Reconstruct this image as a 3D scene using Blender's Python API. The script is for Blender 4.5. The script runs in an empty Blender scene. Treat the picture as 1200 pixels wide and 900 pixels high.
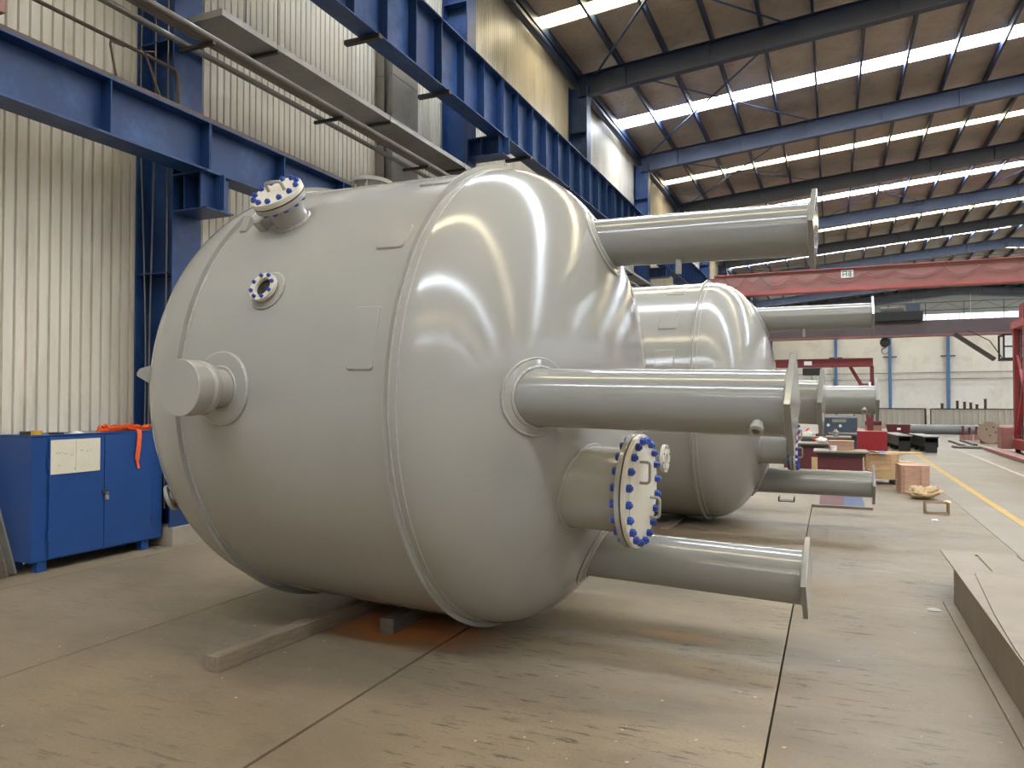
import bpy, bmesh, math, random
from mathutils import Vector, Matrix, Euler, noise
random.seed(7)
PI = math.pi
sc = bpy.context.scene
COL = sc.collection

# ------------------------------------------------------------------ camera, world, exposure
cam_d = bpy.data.cameras.new('camera'); cam = bpy.data.objects.new('camera', cam_d); COL.objects.link(cam)
cam_d.sensor_fit = 'HORIZONTAL'; cam_d.sensor_width = 36.0; cam_d.lens = 36.0*873.7/1200.0
cam_d.clip_start = 0.05; cam_d.clip_end = 400
cam.location = (0, 0, 1.6)
cam.rotation_euler = (PI/2+0.0207, 0, 0.4054)
sc.camera = cam
world = bpy.data.worlds.new('world'); sc.world = world; world.use_nodes = True
world.node_tree.nodes['Background'].inputs[0].default_value = (0.75, 0.85, 1.0, 1)
world.node_tree.nodes['Background'].inputs[1].default_value = 1.0
sc.view_settings.view_transform = 'Standard'; sc.view_settings.look = 'None'
sc.view_settings.gamma = 1.0; sc.view_settings.use_curve_mapping = False
sc.view_settings.exposure = 1.22
SKY_WHITE, SKY_WARM = 18.5, 10.5          # daylight through the translucent roof strips
WIN_SIDE = 1.3                           # daylight through the wall windows
YC = [-32.8, -24.8, -16.8, -8.8, -1.8, 6.23, 13.43, 21.35, 29.4, 37.4, 45.4, 53.4, 61.4, 69.4, 77.4, 85.4]   # portal frames
WL, WR, YB, YF, RIDGE = -7.25, 30.25, -33.0, 86.0, 11.5
def roof(x): return 11.6 + 0.085*((x if x < RIDGE else 2*RIDGE-x)+7.25)

# ------------------------------------------------------------------ materials
def lin(c):
    return tuple(((v/255)/12.92 if v/255 <= .04045 else ((v/255+.055)/1.055)**2.4) for v in c)
def mat(name, rgb, rough=.5, metal=0., var=.12, vscale=3., bump=0., bscale=40., spec=.5, stretch=(1,1,1), rvar=.0, rgb2=None, mixamt=.0, mixscale=1.5, mixlo=.5, mixhi=.65):
    m = bpy.data.materials.new(name); m.use_nodes = True
    nt = m.node_tree; N = nt.nodes; L = nt.links
    b = N['Principled BSDF']; c = lin(rgb)
    b.inputs['Roughness'].default_value = rough; b.inputs['Metallic'].default_value = metal
    b.inputs['Specular IOR Level'].default_value = spec
    tc = N.new('ShaderNodeTexCoord'); mp = N.new('ShaderNodeMapping'); mp.inputs['Scale'].default_value = stretch
    L.new(tc.outputs['Object'], mp.inputs['Vector'])
    n1 = N.new('ShaderNodeTexNoise'); n1.inputs['Scale'].default_value = vscale; n1.inputs['Detail'].default_value = 6
    n1.inputs['Roughness'].default_value = .65
    L.new(mp.outputs[0], n1.inputs['Vector'])
    mr = N.new('ShaderNodeMapRange'); mr.inputs['From Min'].default_value = .3; mr.inputs['From Max'].default_value = .7
    mr.inputs['To Min'].default_value = 1-var; mr.inputs['To Max'].default_value = 1+var
    L.new(n1.outputs['Fac'], mr.inputs['Value'])
    mx = N.new('ShaderNodeMix'); mx.data_type = 'RGBA'; mx.blend_type = 'MULTIPLY'; mx.inputs[0].default_value = 1
    mx.inputs[6].default_value = (*c, 1); L.new(mr.outputs[0], mx.inputs[7])
    out = mx.outputs[2]
    if rgb2:
        n2 = N.new('ShaderNodeTexNoise'); n2.inputs['Scale'].default_value = mixscale; n2.inputs['Detail'].default_value = 8; n2.inputs['Roughness'].default_value = .7
        L.new(mp.outputs[0], n2.inputs['Vector'])
        r2 = N.new('ShaderNodeMapRange'); r2.inputs['From Min'].default_value = mixlo; r2.inputs['From Max'].default_value = mixhi
        r2.inputs['To Max'].default_value = mixamt; L.new(n2.outputs['Fac'], r2.inputs['Value'])
        m2 = N.new('ShaderNodeMix'); m2.data_type = 'RGBA'; L.new(r2.outputs[0], m2.inputs[0]); L.new(out, m2.inputs[6])
        m2.inputs[7].default_value = (*lin(rgb2), 1); out = m2.outputs[2]
    L.new(out, b.inputs['Base Color'])
    if rvar:
        rr = N.new('ShaderNodeMapRange'); rr.inputs['From Min'].default_value = .3; rr.inputs['From Max'].default_value = .7
        rr.inputs['To Min'].default_value = rough-rvar; rr.inputs['To Max'].default_value = rough+rvar
        L.new(n1.outputs['Fac'], rr.inputs['Value']); L.new(rr.outputs[0], b.inputs['Roughness'])
    if bump:
        nb = N.new('ShaderNodeTexNoise'); nb.inputs['Scale'].default_value = bscale; nb.inputs['Detail'].default_value = 4
        L.new(mp.outputs[0], nb.inputs['Vector'])
        bp = N.new('ShaderNodeBump'); bp.inputs['Strength'].default_value = bump; bp.inputs['Distance'].default_value = .01 if bscale > 5 else .04
        L.new(nb.outputs['Fac'], bp.inputs['Height']); L.new(bp.outputs[0], b.inputs['Normal'])
    return m
def emit(name, rgb, s, var=.15):
    m = bpy.data.materials.new(name); m.use_nodes = True; nt = m.node_tree; N = nt.nodes; L = nt.links
    N.remove(N['Principled BSDF']); e = N.new('ShaderNodeEmission'); e.inputs['Color'].default_value = (*lin(rgb), 1)
    tc = N.new('ShaderNodeTexCoord'); n = N.new('ShaderNodeTexNoise'); n.inputs['Scale'].default_value = .8; L.new(tc.outputs['Object'], n.inputs['Vector'])
    mr = N.new('ShaderNodeMapRange'); mr.inputs['To Min'].default_value = s*(1-var); mr.inputs['To Max'].default_value = s*(1+var)
    L.new(n.outputs['Fac'], mr.inputs['Value']); L.new(mr.outputs[0], e.inputs['Strength'])
    L.new(e.outputs[0], N['Material Output'].inputs['Surface'])
    return m
M = {}
M['tank'] = mat('grey_tank_paint', (153,150,143), .15, var=.03, vscale=1.2, bump=.03, bscale=6, rvar=.03)
M['leg'] = mat('grey_leg_paint', (138,137,132), .13, var=.04, vscale=2, bump=.05, bscale=10)
M['weld'] = mat('painted_weld', (160,157,150), .28, var=.1, vscale=30, bump=.8, bscale=60)
M['cover'] = mat('cream_cover_paint', (205,198,182), .4, var=.05, vscale=5)
M['bolt'] = mat('blue_bolt_coating', (34,66,150), .4, var=.15, vscale=20)
M['gasket'] = mat('black_gasket', (18,18,18), .7)
M['glass'] = mat('dark_sight_glass', (40,38,32), .08, var=.2)
M['handle'] = mat('grey_handle', (150,145,135), .35)
M['blue'] = mat('blue_steel_paint', (26,56,102), .45, var=.18, vscale=1.3, rgb2=(66,100,150), mixamt=.55, mixscale=.9, bump=.05, bscale=8)
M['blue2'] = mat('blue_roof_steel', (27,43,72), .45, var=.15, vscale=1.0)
M['bluecab'] = mat('blue_cabinet_paint', (24,70,134), .42, var=.10, vscale=2.2, rgb2=(62,72,100), mixamt=.35, mixscale=1.6, mixlo=.55, mixhi=.8)
M['bluefar'] = mat('blue_column_paint', (68,104,146), .5, var=.08)
M['rail'] = mat('rusty_rail', (92,74,60), .55, metal=.3, var=.25, vscale=10)
M['wall'] = mat('beige_corrugated_sheet', (222,214,196), .42, var=.08, vscale=.8, rgb2=(166,150,126), mixamt=.6, mixscale=1.1, mixlo=.5, mixhi=.75, stretch=(1,2.2,.35))
M['farwall'] = mat('pale_far_wall', (205,202,194), .6, var=.06, vscale=.4, rgb2=(180,174,160), mixamt=.5, mixscale=.5)
M['gable'] = mat('blue_grey_gable_sheet', (132,142,156), .6, var=.06, vscale=.5)
M['foil'] = mat('foil_insulation', (172,160,148), .45, metal=.2, var=.18, vscale=1.6, bump=1.0, bscale=5, rgb2=(122,111,100), mixamt=.6, mixscale=.8)
M['galv'] = mat('galvanised_sheet', (150,148,142), .42, metal=.35, var=.15, vscale=3, rgb2=(105,95,82), mixamt=.5, mixscale=1.5)
M['pipe'] = mat('grey_conduit', (112,106,98), .45, metal=.2, var=.15, vscale=5)
M['dark'] = mat('dark_steel', (58,54,50), .5, metal=.2, var=.2, vscale=6)
M['pink'] = mat('hazy_red_crane_paint', (148,98,92), .5, var=.12, vscale=.8, rgb2=(140,112,102), mixamt=.6, mixscale=.6)  # crane red made paler to carry the haze of the far hall
M['pinklt'] = mat('hazy_red_flange_paint', (172,94,92), .5, var=.1, vscale=.8)  # same haze put into the flange colour
M['darkcrane'] = mat('dusky_crane_paint', (92,80,84), .5, var=.12, vscale=.7)
M['semired'] = mat('dark_red_crane_paint', (116,44,48), .5, var=.12, vscale=1.5)
M['inner'] = mat('aisle_side_wall', (92,90,86), .7, var=.08)
M['red'] = mat('red_gantry_paint', (142,52,54), .5, var=.12, vscale=1.5)
M['maroon'] = mat('maroon_primer', (90,36,40), .55, var=.2, vscale=2, rgb2=(64,56,56), mixamt=.6, mixscale=1.5)
M['platered'] = mat('dark_maroon_plate_face', (82,28,34), .6, var=.2)
M['plateblue'] = mat('dull_blue_plate_face', (44,60,98), .6, var=.2)
M['redbox'] = mat('red_sheet_paint', (142,30,36), .45, var=.08)
M['wood'] = mat('pale_crate_wood', (186,152,114), .7, var=.16, vscale=4, bump=.3, bscale=30, stretch=(1,1,4))
M['woodpink'] = mat('pinkish_crate_wood', (180,142,119), .7, var=.16, vscale=4, bump=.3, bscale=30, stretch=(1,1,4))
M['woodyel'] = mat('yellow_crate_wood', (188,158,110), .7, var=.16, vscale=4, bump=.3, bscale=30)
M['timber'] = mat('weathered_timber', (132,116,96), .8, var=.25, vscale=6, bump=.6, bscale=24, stretch=(6,1,6), rgb2=(82,70,56), mixamt=.7, mixscale=3)
M['timberlt'] = mat('dusty_slat_wood', (150,130,100), .8, var=.2, vscale=6)
M['timberdk'] = mat('dark_timber', (98,90,80), .8, var=.2, vscale=6, bump=.5, bscale=24, stretch=(6,1,6))
M['paper'] = mat('cream_paper_sheet', (226,218,196), .7, var=.04, vscale=4, rgb2=(176,166,146), mixamt=.7, mixscale=9, mixlo=.62, mixhi=.7)
M['sack'] = mat('brown_paper_sack', (192,166,128), .75, var=.12, vscale=6, bump=.3, bscale=20)
M['white'] = mat('white_plastic', (226,224,218), .5, var=.04)
M['ink'] = mat('dark_ink', (60,56,54), .7)
M['orange'] = mat('orange_webbing', (238,96,40), .75, var=.15, vscale=30, bump=.4, bscale=120)
M['yellow'] = mat('yellow_tape', (214,160,50), .6, var=.1)
M['black'] = mat('black_steel', (34,36,38), .5, var=.2, vscale=4)
M['rust'] = mat('rusty_steel_plate', (124,110,93), .5, metal=.1, var=.12, vscale=2, rgb2=(104,91,77), mixamt=.7, mixscale=2.5, bump=.1, bscale=20)
M['concrete'] = mat('concrete_plinth', (150,140,126), .8, var=.12, vscale=4, bump=.3, bscale=20)
M['machine'] = mat('slate_machine_paint', (62,74,88), .5, var=.15, vscale=3)
M['bigpipe'] = mat('grey_pipe_steel', (110,112,112), .4, var=.1, vscale=1)
M['brown'] = mat('brown_reel_board', (140,118,98), .75, var=.15, vscale=2)
M['gold'] = mat('yellow_floor_paint', (170,138,62), .6, var=.15, vscale=3, rgb2=(126,112,88), mixamt=.7, mixscale=6, mixlo=.55, mixhi=.7)
M['whiteline'] = mat('white_floor_paint', (158,152,138), .6, var=.12, vscale=3, rgb2=(122,112,94), mixamt=.8, mixscale=5, mixlo=.5, mixhi=.7)
M['sky_w'] = emit('white_skylight', (232,242,255), SKY_WHITE)
M['sky_y'] = emit('yellowed_skylight', (255,238,196), SKY_WARM)
M['win'] = emit('daylight_window', (240,248,255), WIN_SIDE)

def floor_mat(name, base):
    m = mat(name, base, .55, var=.16, vscale=1.1, rvar=.1)
    nt = m.node_tree; N = nt.nodes; L = nt.links; b = N['Principled BSDF']
    geo = N.new('ShaderNodeNewGeometry')
    def ns(scale, sx, sy, lo, hi, to0, to1, detail=5, rough=.6):
        mp = N.new('ShaderNodeMapping'); mp.inputs['Scale'].default_value = (sx, sy, 1); L.new(geo.outputs['Position'], mp.inputs['Vector'])
        n = N.new('ShaderNodeTexNoise'); n.inputs['Scale'].default_value = scale; n.inputs['Detail'].default_value = detail; n.inputs['Roughness'].default_value = rough
        L.new(mp.outputs[0], n.inputs['Vector'])
        r = N.new('ShaderNodeMapRange'); r.inputs['From Min'].default_value = lo; r.inputs['From Max'].default_value = hi
        r.inputs['To Min'].default_value = to0; r.inputs['To Max'].default_value = to1; L.new(n.outputs['Fac'], r.inputs['Value'])
        return r.outputs[0]
    cur = b.inputs['Base Color'].links[0].from_socket
    def mixto(fac, rgb, mode='MIX'):
        nonlocal cur
        x = N.new('ShaderNodeMix'); x.data_type = 'RGBA'; x.blend_type = mode; L.new(fac, x.inputs[0]); L.new(cur, x.inputs[6]); x.inputs[7].default_value = (*lin(rgb), 1); cur = x.outputs[2]
    def mul(a, bb):
        x = N.new('ShaderNodeMath'); x.operation = 'MULTIPLY'; L.new(a, x.inputs[0]); L.new(bb, x.inputs[1]); return x.outputs[0]
    mixto(ns(.5, 1, 1.6, .42, .7, 0, .7), (104,92,76))           # broad darker patches
    mixto(ns(.8, .35, 1.5, .5, .75, 0, .55), (142,128,106))       # pale dusty streaks across the hall
    mixto(ns(2.2, .8, 1.4, .5, .72, 0, .55, 7, .7), (96,84,68))   # smudges
    mixto(ns(60, 1, 1, .45, .75, 0, .35, 3), (88,78,66))          # grain
    g1 = ns(5.5, .7, 4.2, .563, .615, 0, .9, 5, .72)                # gouges running across the hall
    gm = ns(.8, 1, 1, .42, .56, .04, 1, 4)
    sx = N.new('ShaderNodeSeparateXYZ'); L.new(geo.outputs['Position'], sx.inputs[0]); wr = N.new('ShaderNodeMapRange')   # drag wear is heaviest beside the aisle
    wr.inputs['From Min'].default_value = -3.5; wr.inputs['From Max'].default_value = -.8; wr.inputs['To Min'].default_value = .35; L.new(sx.outputs[0], wr.inputs['Value']); gm = mul(gm, wr.outputs[0])
    mixto(mul(g1, gm), (52,43,34))
    mixto(mul(ns(16, 1, 2, .66, .70, 0, .7, 3), gm), (60,52,44))  # small pits
    mixto(ns(26, 1, 1, .735, .76, 0, .8, 2), (190,184,172))       # flecks
    # rust stain beneath the vessel
    def spot(x, y, rx, ry, rgb, amt):
        mp = N.new('ShaderNodeMapping'); mp.inputs['Location'].default_value = (-x/rx, -y/ry, 0); mp.inputs['Scale'].default_value = (1/rx, 1/ry, 0)
        L.new(geo.outputs['Position'], mp.inputs['Vector'])
        ln = N.new('ShaderNodeVectorMath'); ln.operation = 'LENGTH'; L.new(mp.outputs[0], ln.inputs[0])
        n = N.new('ShaderNodeTexNoise'); n.inputs['Scale'].default_value = 5; n.inputs['Detail'].default_value = 5; L.new(geo.outputs['Position'], n.inputs['Vector'])
        ad = N.new('ShaderNodeMath'); ad.operation = 'ADD'; L.new(ln.outputs['Value'], ad.inputs[0]); L.new(n.outputs['Fac'], ad.inputs[1])
        r = N.new('ShaderNodeMapRange'); r.inputs['From Min'].default_value = 1.5; r.inputs['From Max'].default_value = .9; r.inputs['To Max'].default_value = amt
        L.new(ad.outputs[0], r.inputs['Value']); mixto(r.outputs[0], rgb)
    spot(-2.75, 4.55, .75, .45, (176,104,48), .8)
    spot(-.95, 5.1, .3, .10, (176,124,78), .4)
    L.new(cur, b.inputs['Base Color'])
    bp = N.new('ShaderNodeBump'); bp.inputs['Strength'].default_value = .15; bp.inputs['Distance'].default_value = .01; bp.invert = True
    L.new(g1, bp.inputs['Height']); L.new(bp.outputs[0], b.inputs['Normal'])
    return m
M['floor'] = floor_mat('worn_floor_plate', (132,117,95)); M['floor2'] = floor_mat('worn_floor_plate_dimmed', (116,102,82))  # aisle plate colour darkened to offset the stronger light falling there
M['lane'] = mat('smooth_lane_concrete', (114,103,84), .42, var=.10, vscale=.5, rvar=.08, rgb2=(104,100,88), mixamt=.6, mixscale=.35)

# ------------------------------------------------------------------ mesh helpers
class MB:
    def __init__(s): s.v = []; s.f = []
    def add(s, vs, fs):
        o = len(s.v); s.v += [tuple(v) for v in vs]; s.f += [tuple(i+o for i in f) for f in fs]; return s
    def box(s, x0, x1, y0, y1, z0, z1):
        return s.add([(x0,y0,z0),(x1,y0,z0),(x1,y1,z0),(x0,y1,z0),(x0,y0,z1),(x1,y0,z1),(x1,y1,z1),(x0,y1,z1)],
                     [(0,3,2,1),(4,5,6,7),(0,1,5,4),(1,2,6,5),(2,3,7,6),(3,0,4,7)])
    def prism(s, poly, axis, a0, a1):       # polygon in the two other axes, extruded along axis
        n = len(poly); ar = sum(poly[i][0]*poly[(i+1)%n][1]-poly[(i+1)%n][0]*poly[i][1] for i in range(n))
        if ar < 0: poly = poly[::-1]
        if axis == 'y': poly = poly[::-1]
        def P(p, a): return {'x': (a,p[0],p[1]), 'y': (p[0],a,p[1]), 'z': (p[0],p[1],a)}[axis]
        return s.add([P(p,a0) for p in poly]+[P(p,a1) for p in poly],
                     [tuple(range(n))[::-1], tuple(range(n,2*n))]+[(i,(i+1)%n,n+(i+1)%n,n+i) for i in range(n)])
    def tube(s, pts, r, n=10, closed=False, caps=True):
        pts = [Vector(p) for p in pts]; k = len(pts); vs = []; fs = []; prev = None
        for i, p in enumerate(pts):
            if closed: t = pts[(i+1)%k]-pts[i-1]
            else: t = pts[min(i+1,k-1)]-pts[max(i-1,0)]
            t.normalize()
            if prev is None:
                u = t.orthogonal().normalized()
            else:
                u = (prev-t*prev.dot(t)).normalized()
            prev = u; w = t.cross(u); rr = r[i] if isinstance(r, (list,tuple)) else r
            vs += [p+(u*math.cos(2*PI*j/n)+w*math.sin(2*PI*j/n))*rr for j in range(n)]
        m = k if closed else k-1
        for i in range(m):
            a = i*n; b = ((i+1)%k)*n
            fs += [(a+j, a+(j+1)%n, b+(j+1)%n, b+j) for j in range(n)]
        if caps and not closed: fs += [tuple(range(n))[::-1], tuple(range((k-1)*n, k*n))]
        return s.add(vs, fs)
    def lathe(s, prof, o, ax, n=48, closed=False):       # prof = [(radius, height along ax)]
        o = Vector(o); ax = Vector(ax).normalized(); u = ax.orthogonal().normalized(); w = ax.cross(u); vs = []; idx = []; fs = []
        for r, h in prof:
            if r < 1e-6: idx.append([len(vs)]*n); vs.append(o+ax*h)
            else:
                idx.append(list(range(len(vs), len(vs)+n)))
                vs += [o+ax*h+(u*math.cos(2*PI*j/n)+w*math.sin(2*PI*j/n))*r for j in range(n)]
        pairs = list(zip(idx, idx[1:]))+([(idx[-1], idx[0])] if closed else [])
        for A, B in pairs:
            for j in range(n):
                f = [A[j], A[(j+1)%n], B[(j+1)%n], B[j]]; g = []
                for q in f:
                    if q not in g: g.append(q)
                if len(g) > 2: fs.append(tuple(g))
        return s.add(vs, fs)
    def grid(s, fn, nu, nv, closed_u=False):
        vs = [fn(i/nu, j/nv) for j in range(nv+1) for i in range(nu+(0 if closed_u else 1))]; w = nu if closed_u else nu+1
        return s.add(vs, [(j*w+i, j*w+(i+1)%w, (j+1)*w+(i+1)%w, (j+1)*w+i) for j in range(nv) for i in range(nu)])
    def mesh(s, name, m, smooth=None):
        me = bpy.data.meshes.new(name); me.from_pydata(s.v, [], s.f); me.materials.append(m)
        bm = bmesh.new(); bm.from_mesh(me); bmesh.ops.recalc_face_normals(bm, faces=bm.faces); bm.to_mesh(me); bm.free()
        if smooth is not None:
            me.shade_smooth(); me.set_sharp_from_angle(angle=smooth)
        return me
def link(name, me, parent=None, loc=(0,0,0), mtx=None):
    o = bpy.data.objects.new(name, me); COL.objects.link(o)
    if parent: o.parent = parent
    if mtx is not None: o.matrix_basis = mtx
    else: o.location = loc
    return o
def build(name, mb, m, parent=None, smooth=None, loc=(0,0,0), bevel=0, label=None, kind=None):
    o = link(name, mb.mesh(name, m, smooth), parent, loc)
    if bevel:
        b = o.modifiers.new('bevel', 'BEVEL'); b.width = bevel; b.segments = 2; b.limit_method = 'ANGLE'
    if label: o['label'] = label
    if kind: o['kind'] = kind
    return o
def tag(o, label, cat, group=None):
    o['label'] = label; o['category'] = cat
    if group: o['group'] = group
    return o
def empty(name, loc=(0,0,0), rot=(0,0,0)):
    o = bpy.data.objects.new(name, None); COL.objects.link(o); o.location = loc; o.rotation_euler = rot; o.empty_display_size = .2; return o
def frame(o, n, up=None):                # matrix with local z along n
    n = Vector(n).normalized(); u = (n.orthogonal() if up is None else Vector(up)-n*Vector(up).dot(n)).normalized(); w = n.cross(u)
    return Matrix(((u.x,w.x,n.x,o[0]),(u.y,w.y,n.y,o[1]),(u.z,w.z,n.z,o[2]),(0,0,0,1)))
B = lambda *a: MB().box(*a)
SM = .6

# ------------------------------------------------------------------ room shell
def struct(o): o['kind'] = 'structure'; return o
floor = struct(build('floor', B(WL,WR,YB,YF,-.3,-.06), M['black']))
JX = [WL, -6.45, -4.41, -2.36, -.29, 1.75]
GAP = .006
for i in range(len(JX)-1):
    g0, g1_ = [(0,.004),(.004,.005),(.005,.010),(.010,.006),(.006,.004)][i]
    build('floor_plate', B(JX[i]+g0, JX[i+1]-g1_, YB, 34, -.06, 0), M['floor2' if i == 4 else 'floor'], floor)
build('lane_slab', B(1.75+.003, WR, YB, YF, -.06, -.001), M['lane'], floor)
build('rear_slab', B(WL, 1.75-GAP, 34+GAP, YF, -.06, -.001), M['lane'], floor)
build('yellow_line', B(2.19,2.29,2,60,-.001,.0015), M['gold'], floor)
build('white_line', B(3.64,3.73,8,44,-.001,.0015), M['whiteline'], floor)

def corr(y0, y1, x, z0, z1, pitch=.1165, d=.036):      # trapezoidal sheet facing +x
    prof = []; y = y0
    while y < y1-1e-6:
        for dy, dx in ((0,0),(.082,0),(.088,-d),(.104,-d),(.110,0)):
            if y+dy <= y1: prof.append((y+dy, dx))
        y += pitch
    prof.append((y1, 0)); m = MB(); n = len(prof)
    m.add([(x+dx, yy, z0) for yy, dx in prof]+[(x+dx, yy, z1) for yy, dx in prof], [(i, i+1, n+i+1, n+i) for i in range(n-1)])
    return m
wall_left = struct(build('wall_left', B(WL-.25, WL-.03, YB, YF, 0, 11.9), M['wall']))
ys = [YB]+YC+[YF]
for a, b in zip(ys, ys[1:]):
    build('corrugated_sheet', corr(a, b, WL+.001, 0, 11.62), M['wall'], wall_left)
wall_far = struct(build('wall_far', B(WL-.2, WR+.2, YF, YF+.2, 0, 16), M['farwall']))
x = WL
k = 0
while x < WR:                                   # wide sheets with open joints
    for z0, z1 in ((0,3.0),(3.02,6.0),(6.02,9.35)):
        build('wall_sheet', B(x+.02, min(x+2.48, WR)-.02, YF-.03-.01*(k%2), YF, z0, z1), M['farwall'], wall_far); k += 1
    x += 2.5
x = WL
while x < WR:
    build('gable_sheet', B(x+.02, min(x+4.98, WR)-.02, YF-.04, YF, 10.24, roof(x)), M['gable'], wall_far); x += 5
for z in (4.25, 3.6): build('wall_pipe', MB().tube([(WL,YF-.25,z),(WR,YF-.25,z+.2)], .05, 8), M['galv'], wall_far)
wall_right = struct(build('wall_right', B(WR, WR+.2, YB, YF, 0, 12.2), M['inner']))
wall_back = struct(build('wall_back', B(WL-.2, WR+.2, YB-.2, YB, 0, 16), M['inner']))
nwin = [0]
def window(mb, m, mull=None):
    nwin[0] += 1; o = struct(build('window_%d' % nwin[0], mb, m))
    if mull: build('window_bar', mull, M['blue2'], o)
    return o
# far wall high window band with bars
mull = MB()
for i in range(38): mull.box(WL+i, WL+i+.06, YF-.1, YF-.03, 9.38, 10.2)
window(B(WL, WR, YF-.06, YF-.02, 9.4, 10.2), M['win'], mull)
for z0, z1 in ((6.4,9.8),):                       # side-wall windows of the opposite aisle
    mull = MB()
    for y in range(-32, 86, 2): mull.box(WR-.1, WR-.01, y, y+.08, z0, z1)
    window(B(WR-.05, WR-.01, YB+1, YF-1, z0, z1), M['win'], mull)

ceiling = empty('ceiling', (0,0,0)); struct(ceiling)
strips = []
for i, (a, b) in enumerate(zip(YC, YC[1:])):
    c = (a+b)/2+1.0; w = .95 if i % 2 else .62
    strips.append((c-w/2, c+w/2, 'sky_w' if i % 2 else 'sky_y'))
def roofpanel(x0, x1, y0, y1, t=.08, dz=0):
    return MB().prism([(x0,roof(x0)+dz),(x1,roof(x1)+dz),(x1,roof(x1)+dz+t),(x0,roof(x0)+dz+t)], 'y', y0, y1)
edges = [YB]
for s0, s1, mm in strips:
    edges += [s0, s1]
edges.append(YF)
for i in range(0, len(edges), 2):
    for x0, x1 in ((WL-.2, RIDGE), (RIDGE, WR+.2)):
        build('insulation_panel', roofpanel(x0, x1, edges[i], edges[i+1]), M['foil'], ceiling)
for s0, s1, mm in strips:
    m = roofpanel(WL+.12, RIDGE-.4, s0, s1, .02, .03); m2 = roofpanel(RIDGE+.4, WR-.1, s0, s1, .02, .03); m.add(m2.v, m2.f)
    window(m, M[mm])
    for x0, x1 in ((RIDGE-.4, RIDGE), (RIDGE, RIDGE+.4)): build('insulation_panel', roofpanel(x0, x1, s0, s1), M['foil'], ceiling)
xs = [-7.0+1.32*i for i in range(28)]
for x in xs:
    z = roof(x); build('purlin', B(x-.035, x+.035, YB, YF, z-.27, z-.005), M['blue2'], ceiling)
build('eave_strut', MB().tube([(-7.05,YB,11.2),(-7.05,YF,11.2)], .11, 10), M['blue2'], ceiling, SM)
def rafter(y):
    r = MB(); zt = lambda x: roof(x)-.28
    for x0, x1 in ((-6.95, RIDGE), (RIDGE, 29.95)):
        for lo, hi, hw in ((0,-.02,.13),(-.02,-.63,.008),(-.63,-.65,.13)):
            r.prism([(x0,zt(x0)+lo),(x1,zt(x1)+lo),(x1,zt(x1)+hi),(x0,zt(x0)+hi)], 'y', y-hw, y+hw)
    for i in range(15):
        x = -5.5+2.4*i; r.box(x-.006, x+.006, y-.12, y+.12, zt(x)-.62, zt(x)-.02)
    return r
for y in YC: build('rafter', rafter(y), M['blue2'], ceiling)
def bar3(p, q, w=.07, t=.012):
    p = Vector(p); q = Vector(q); d = (q-p).normalized(); u = d.cross(Vector((0,0,1))).normalized(); n = u.cross(d)
    m = MB(); c = [p+u*w/2+n*t/2, p-u*w/2+n*t/2, p-u*w/2-n*t/2, p+u*w/2-n*t/2]; e = [v+(q-p) for v in c]
    return m.add(c+e, [(0,1,2,3),(7,6,5,4),(0,4,5,1),(1,5,6,2),(2,6,7,3),(3,7,4,0)])
def brace(x0, y0, x1, y1): build('wind_brace', bar3((x0,y0,roof(x0)-.42),(x1,y1,roof(x1)-.42)), M['blue'], ceiling)
for a in ((-6.75,29.2,-1.2,21.6),(-5.6,21.6,-.5,29.2),(-6.5,37.2,-1.0,29.6),(-6.46,29.6,-.6,37.2),(-.3,45.2,4.3,37.6),(.1,37.6,4.6,45.2),(6.6,45.2,11,37.6),(6.6,37.6,11,45.2),(-6.4,13.6,-1,21.2),(-6.4,21.2,-1,13.6)): brace(*a)

# ------------------------------------------------------------------ columns and runway beams along the left wall
words = ['fifth','first','second','third','fourth','fifth','sixth','seventh','eighth','ninth','tenth','eleventh']
col_lab = {6.23:'blue steel column beside the blue cabinet, with cables in its recess', 13.43:'blue steel column rising behind the top of the near grey vessel',
           21.35:'blue steel column where the nearest visible roof rafter meets the wall', 29.4:'blue steel column just left of the near vessel\'s top leg, below second rafter'}
def column(y, lab, grp=None):
    c = empty('steel_column', (-6.93, y, 0))
    def P(name, x0,x1,y0,y1,z0,z1, m='blue'): return build(name, B(x0+6.93,x1+6.93,y0,y1,z0,z1), M[m], c)
    P('flange', -6.67,-6.65,-.2,.2,.2,11.0); P('flange', -7.22,-7.20,-.2,.2,.2,11.0); P('web', -7.20,-6.67,-.007,.007,.2,11.0)
    P('plinth', -7.22,-6.61,-.2,.2,0,.2,'concrete')
    for z in (1.2, 3.0, 5.6, 8.2, 9.6): P('stiffener', -7.2,-6.67,-.19,.19,z,z+.015)
    for zb, zt, xf in ((3.66,4.08,-6.16),(6.42,6.80,-5.88)):
        b = P('bracket', -6.65, xf+.06, -.012, .012, zb+.02, zt-.02)
        for z0, z1, ex in ((zb,zb+.02,0),(zt-.02,zt,0)): build('bracket_plate', B(.28,xf+6.93,-.2,.2,z0,z1), M['blue'], b)
        build('bracket_plate', B(xf+6.93-.10,xf+6.93-.08,-.2,.2,zb+.02,zt-.02), M['blue'], b)
        build('bracket_plate', B((xf-6.65)/2+6.93-.1,(xf-6.65)/2+6.93-.085,-.19,.19,zb+.02,zt-.02), M['blue'], b)
    tag(c, lab, 'column', grp)
    return c
far_i = 0
for y in YC[5:]:
    if y in col_lab: c = column(y, col_lab[y])
    else: c = column(y, 'blue steel wall column in the far row beyond the second vessel', 'far wall columns'); 
    if y == 6.23:
        for xx, bow in ((-7.12,.06),(-6.98,-.03),(-6.76,0)):
            build('conduit', MB().tube([(xx+6.93+bow*math.sin(z*.9), -.18, z) for z in [i*.4 for i in range(1,19)]], .009, 6), M['pipe'], c)
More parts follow.
